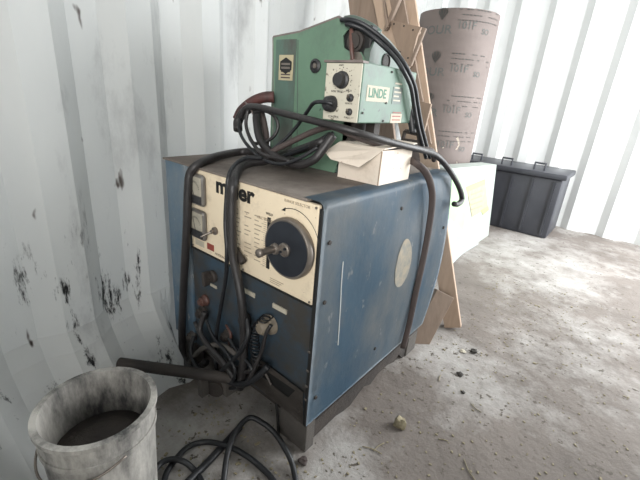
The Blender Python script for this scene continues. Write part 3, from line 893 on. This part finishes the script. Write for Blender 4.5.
# loops on the floor
fz = .009
hose('floor_hose', 'black hose arching widest across the floor from beside the white bucket', 'hose',
     [(200, 560, 'z', fz), (165, 508, 'z', fz), (165, 478, 'z', fz), (174.5, 461, 'z', fz), (188, 447, 'z', fz), (206, 442, 'z', fz), (227.6, 446, 'z', fz + .012), (246, 455.6, 'z', fz + .006), (259.5, 466, 'z', fz), (273, 480, 'z', fz), (288, 505, 'z', fz), (290, 545, 'z', fz)], .0080, M_rubberblk)
hose('floor_hose', 'small black hose loop on the floor nearest the white bucket', 'hose',
     [(182, 556, 'z', fz), (155, 515, 'z', fz + .016), (153, 480, 'z', fz + .016), (158, 466, 'z', fz + .016), (169, 459.6, 'z', fz + .018), (182.5, 461, 'z', fz + .018), (193, 469, 'z', fz), (201, 481, 'z', fz), (206, 505, 'z', fz + .006), (192, 530, 'z', fz + .016)], .0080, M_rubberblk)
hose('floor_hose', 'black floor hose rising in the tallest loop just before the machine foot', 'hose',
     [(212, 545, 'z', fz), (220, 510, 'z', fz), (223.7, 480, 'z', fz), (227.6, 453, 'z', fz + .03), (235.6, 432, 'z', fz + .05), (249, 418, 'z', fz + .06), (262, 422.5, 'z', fz + .055), (275.5, 434, 'z', fz + .04), (287.5, 453, 'z', fz + .02), (292.7, 466, 'z', fz + .006), (295.5, 480, 'z', fz), (300, 510, 'z', fz), (318, 535, 'z', fz)], .0080, M_rubberblk)
hose('floor_hose', 'straight stub of hose lying diagonally under the floor loops', 'hose',
     [(240, 427, 'z', fz), (220, 449, 'z', fz), (206, 464, 'z', fz), (186, 484, 'z', fz)], .0105, M_rubberblk)

# ------------------------------------------------------------------ bucket
BC = Vector((-.215, -.432, 0))
bk = thing('bucket', 'dirty white plastic bucket standing on the floor in front of the container wall', 'bucket', BC)
T = Matrix.Translation(BC) @ Matrix.Diagonal((.95, .95, .96, 1))
obj('pail', lathe(bmesh.new(), [(0, 0), (.098, 0), (.100, .005), (.112, .30), (.116, .30), (.116, .312), (.113, .312), (.114, .355), (.121, .356), (.121, .366), (.108, .366), (.106, .35), (.096, .02), (0, .02)], T, 48, cap=False), M_bucket, bk, 30)
obj('contents', lathe(bmesh.new(), [(0, .25), (.05, .262), (.1005, .25), (.099, .23), (0, .23)], T, 32, cap=False), M_dark, bk, True, label='dark contents')
P = [BC + Vector((math.cos(a) * .118, math.sin(a) * .118, .302 - .05 * math.sin(a - PI))) for a in [PI + k * PI / 12 for k in range(13)]]
obj('bail_handle', tube(bmesh.new(), P, .0025, 6, 2), M_chrome, bk, True)

# ------------------------------------------------------------------ timber frame leaning behind
tf = thing('wooden_frame', 'leaning timber frame with nailed triangular plates behind the welding machine', 'wooden frame', (.06, 1.0, 0))
side_d = Vector((1, 0, .45))
a, b = Vector((.055, .995, 0.012)), at(403, -25, 'y', 1.05)
bm = beam(bmesh.new(), a, b, .075, .035, (1, 0.25, 0))
obj('rail', bm, M_wood, tf, label='long pale rail reaching the floor')
# wide pale board and thinner ones behind the feeder
bm = beam(bmesh.new(), at(382, 150, 'y', 1.02), at(362, -20, 'y', 1.02), .145, .03, (1, 0.2, 0))
obj('board', bm, M_wood2, tf, label='wide tan board')
bm = beam(bmesh.new(), at(412, 150, 'y', .985), at(378, -20, 'y', .985), .07, .03, (1, 0.2, 0))
obj('board', bm, M_wood, tf)
bm = beam(bmesh.new(), at(424, 146, 'y', 1.0), at(392, -20, 'y', 1.0), .07, .028, (1, .2, 0))
obj('board', bm, M_wood2, tf)
bm = beam(bmesh.new(), at(386, 30, 'y', .955), at(404, -12, 'y', .955), .016, .03, (1, .2, 0))
obj('brace', bm, M_wood2, tf)
bm = prism(bmesh.new(), [at(390, 20, 'y', .955), at(421, 27, 'y', .955), at(417, 36, 'y', .955), at(409, 68, 'y', .955), at(399, 56, 'y', .955)], (0, .012, 0))
obj('gusset_plate', bm, M_ply, tf, label='triangular plywood plate')
bm = beam(bmesh.new(), at(410, 66, 'y', .94), at(425, 28, 'y', .94), .014, .022, (1, .2, 0))
obj('brace', bm, M_wood2, tf)
bm = prism(bmesh.new(), [at(417, 100, 'y', .955), at(431, 104, 'y', .955), at(424, 132, 'y', .955), at(419, 124, 'y', .955)], (0, .012, 0))
obj('gusset_plate', bm, M_ply, tf, label='small plywood plate lower down the rail')
bm = beam(bmesh.new(), at(388, 28, 'y', .94), at(384, 0, 'y', .94), .010, .02, (1, .2, 0))
obj('brace', bm, M_wood2, tf)
for px, py in ((394, 24), (404, 26), (413, 30), (400, 52), (408, 58)):
    obj('nail', lathe(bmesh.new(), [(.004, 0), (.0035, .002), (0, .002)], facing(at(px, py, 'y', .955), (0, -1, 0)), 8), M_dark, tf)
# second crate-like brace board low down
a, b = Vector((-.02, .80, .0)) , at(442, 292, 'y', .93)
bm = beam(bmesh.new(), at(414, 350, 'y', .76), at(444, 293, 'y', .90), .085, .04, (.6, .3, -.5))
o = tag(obj('wood_block', bm, M_wood2), 'short thick tan wood block leaning at the rear foot of the welding machine', 'wood block')

# ------------------------------------------------------------------ cardboard tube
TC = Vector((-.705, 2.24, 0))
TR = .262
tb = thing('cardboard_tube', 'large brown cardboard form tube printed with faded green lettering, against the far wall', 'tube', TC)
TH = 1.56
T = Matrix.Translation(TC)
obj('tube_wall', lathe(bmesh.new(), [(TR, 0), (TR, TH), (TR - .012, TH), (TR - .012, 0)], T, 72, cap=False), M_tube, tb, 30)


def on_tube(a0, z, r=TR):
    def f(c):
        a = a0 + c.x / r
        return TC + Vector((math.cos(a) * (r + .0012 + c.z), math.sin(a) * (r + .0012 + c.z), z + c.y))
    return f


vd = math.atan2(CAM.y - TC.y, CAM.x - TC.x)
for row, z in enumerate((1.435, 1.185, .93, .70)):
    text('YOUR', .072, None, M_tubeink, tb, 'tube_print', .0003, bend=on_tube(vd - .98, z - .02), bold=.0012, sx=1.15)
    text('101F', .062, None, M_tubeink, tb, 'tube_print', .0003, bend=on_tube(vd - .02, z + .01), bold=.0005, sx=1.0)
    text('SO', .045, None, M_tubeink, tb, 'tube_print', .0003, bend=on_tube(vd + .62, z - .01), bold=.0012, sx=1.0)
    # shell shaped emblem
    bm = bmesh.new()
    f = on_tube(vd - .40, z + .085)
    pts = [(-.045, .02), (-.03, .045), (0, .055), (.03, .045), (.045, .02), (.03, -.01), (0, -.035), (-.03, -.01)]
    for k in range(4):
        for (ax, ay), (bx_, by_) in ((pts[k], pts[k + 1]),):
            s = .8
            vs = [bm.verts.new(f(Vector(q))) for q in ((0, -.03, .0003), (ax * s + .003, ay * s, .0003), (bx_ * s - .003, by_ * s, .0003))]
            bm.faces.new(vs)
    bmesh.ops.solidify(bm, geom=bm.faces[:], thickness=.0005)
    obj('tube_emblem', bm, M_tubeink, tb)
    bm = bmesh.new()
    for j in range(3):
        for k in range(14):
            if random.random() < .7:
                q = [f(Vector((.10 + k * .022 + dx, dy - .03 + j * .03, .0003))) for dx, dy in ((0, 0), (.016, 0), (.016, .005), (0, .005))]
                bm.faces.new([bm.verts.new(v) for v in q])
    bmesh.ops.solidify(bm, geom=bm.faces[:], thickness=.0004)
    fp = obj('tube_fine_print', bm, M_tubeink, tb)
    fp['kind'] = 'stuff'
# torn pale patches on the tube
for a0, z, s in ((vd + .42, .735, 1.0), (vd + .40, .50, 2.2)):
    f = on_tube(a0, z)
    bm = bmesh.new()
    bm.faces.new([bm.verts.new(f(Vector(q))) for q in ((-.07 * s, -.03 * s, .001), (.04 * s, -.035 * s, .001), (.055 * s, .0, .001), (.03 * s, .055 * s, .001))])
    bmesh.ops.solidify(bm, geom=bm.faces[:], thickness=.0008)
    obj('torn_patch', bm, M_white, tb, label='torn pale patch')

# ------------------------------------------------------------------ white and green carton with film
gc = thing('wrapped_carton', 'tall white and green carton wrapped in clear film beside the dark tote', 'carton', (-.35, 1.95, 0))
gx1 = -.275
bm = bmesh.new()
pts = [(1.40, 0), (2.62, 0), (2.36, .61), (1.40, .665)]
prism(bm, [(gx1 - .11, y, z) for y, z in pts], (.11, 0, 0))
obj('carton_body', bm, M_bagwhite, gc)
G = lambda px, py: at(px, py, 'x', gx1 + .0015)


def patch(name, pl, m, par=gc, e=.0012):
    return obj(name, prism(bmesh.new(), [at(px, py, 'x', gx1 + e) for px, py in pl], (.0008, 0, 0)), m, par)


patch('green_panel', [(447, 180), (463, 172), (468, 196), (462, 240), (450, 250)], M_lime)
patch('green_stripe', [(466, 187), (485, 179), (485.5, 184), (467, 192)], M_olive, e=.0024)
ys = patch('info_label', [(467.5, 192), (485.5, 184), (488, 208), (472, 217)], M_yel, e=.0022)
for k in range(4):
    yy = 191 + k * 5
    patch('label_print', [(471, yy + 3), (482, yy - 1), (482.3, yy + .4), (471.3, yy + 4.4)], M_greyink, ys, e=.0032)
patch('green_stripe', [(481, 210), (488.5, 206), (489, 210), (483, 215)], M_olive, e=.0034)
# puckered film over the near part
bm = bmesh.new()
n1, n2 = 14, 14
rows = []
for i in range(n1 + 1):
    u = i / n1
    row = []
    for j in range(n2 + 1):
        v = j / n2
        y = 1.42 + u * (.55 + .35 * (1 - v))
        z = .005 + v * .42 * (1 - .6 * u)
        x = gx1 + .006 + .022 * (1 - v) * (1 - u * .5) + .012 * math.sin(7 * u + 4 * v) * math.sin(PI * u)
        row.append(bm.verts.new((x, y, z)))
    rows.append(row)
for a, b in zip(rows, rows[1:]):
    for j in range(n2):
        bm.faces.new((a[j], b[j], b[j + 1], a[j + 1]))
obj('plastic_film', bm, M_film, gc, True, label='milky plastic film')

# ------------------------------------------------------------------ dark tote
tt = thing('storage_tote', 'large dark plastic tote at the end wall beyond the wrapped carton', 'storage tote', (-.35, 3.12, 0))
obj('tote_body', B(-.80, .10, 2.93, 3.36, 0, .50, .02), M_tote, tt, 40)
obj('tote_lid', B(-.825, .125, 2.905, 3.375, .50, .545, .012), M_tote, tt, 40)
for x in (-.62, -.36, -.10):
    obj('lid_handle', tube(bmesh.new(), [(x - .04, 3.0, .54), (x - .04, 3.0, .60), (x + .04, 3.0, .60), (x + .04, 3.0, .54)], .009, 8, 1, smooth=False), M_tote, tt)
bm = bmesh.new()
for k in range(6):
    box(bm, -.76 + k * .16, -.74 + k * .16, 2.918, 2.935, .03, .48)
obj('body_rib', bm, M_tote, tt)

# ------------------------------------------------------------------ debris on the floor
DB = 'dry scraps scattered on the floor'


def clump(px, py, s, m, name, label, cat, flat=.5, group=None):
    bm = bmesh.new()
    bmesh.ops.create_icosphere(bm, subdivisions=2, radius=s)
    for v in bm.verts:
        v.co *= 1 + random.uniform(-.3, .3)
        v.co.z *= flat
    c = at(px, py, 'z', s * flat * .75)
    o = obj(name, bm, m)
    o.location = c
    return tag(o, label, cat, group)


clump(400, 423, .020, M_leaf, 'crumpled_leaf', 'crumpled pale leaf clump lying alone on the open floor', 'leaf', .9)
clump(463, 351, .013, M_label, 'paper_scrap', 'small pale scrap near the foot of the pale rail', 'scrap', .4)
clump(474, 351, .015, M_leafdark, 'dark_scrap', 'dark scrap on the floor right of the pale rail', 'scrap', .6)
clump(460, 374, .012, M_leafdark, 'dark_scrap', 'dark scrap on the floor below the pale rail', 'scrap', .5)
clump(463, 392, .008, M_leafdark, 'dark_scrap', 'smaller dark scrap below the other ones', 'scrap', .5)
clump(303, 461, .013, M_rubberbrn, 'floor_chip', 'dark chip lying right at the front corner foot of the machine', 'chip', .7)


def twig(px, py, L, ang, label=None, group=None):
    c = at(px, py, 'z', .003)
    d = Vector((math.cos(ang), math.sin(ang), 0)) * L
    n = Vector((-d.y, d.x, 0)) * .15
    o = obj('twig', tube(bmesh.new(), [-d, n, d], .0016, 5, 4), M_leaf, None, True)
    o.location = c
    return tag(o, label or 'short dry twig lying on the dusty floor', 'twig', group)


for px, py, L, a, lab in ((372, 450, .030, .3, 'longest of the crossed dry twigs right of the machine foot'),
                          (379, 447, .024, 1.4, 'upright twig of the crossed pair right of the machine foot'),
                          (470, 470, .036, 2.4, 'long dry twig lying nearest the viewer on the right'),
                          (443, 440, .015, .5, 'tiny twig alone on the open floor near the long one'),
                          (476, 408, .022, 2.8, 'dry twig furthest right on the dusty floor'),
                          (440, 378, .020, 1.8, 'dry twig halfway between leaf clump and dark scraps')):
    twig(px, py, L, a, lab, DB)
# tiny flakes, uncountable
bm = bmesh.new()
for k in range(900):
    y = random.uniform(-.2, 1.9)
    x = random.uniform(.03, .75) if y > .1 else random.uniform(.03, .4)
    if random.random() < .25:
        x, y = random.uniform(-.36, .1), random.uniform(-.3, -.03)
    s = random.uniform(.0012, .0042) * (1.5 if random.random() < .1 else 1)
    M = Matrix.Translation((x, y, s * .35)) @ Matrix.Rotation(random.uniform(0, 6.28), 4, 'Z')
    box(bm, -s, s, -s * .6, s * .6, -s * .3, s * .3, M=M)
o = obj('floor_litter', bm, M_leaf)
o['kind'] = 'stuff'
tag(o, 'fine dry litter strewn over the dusty floor', 'litter')
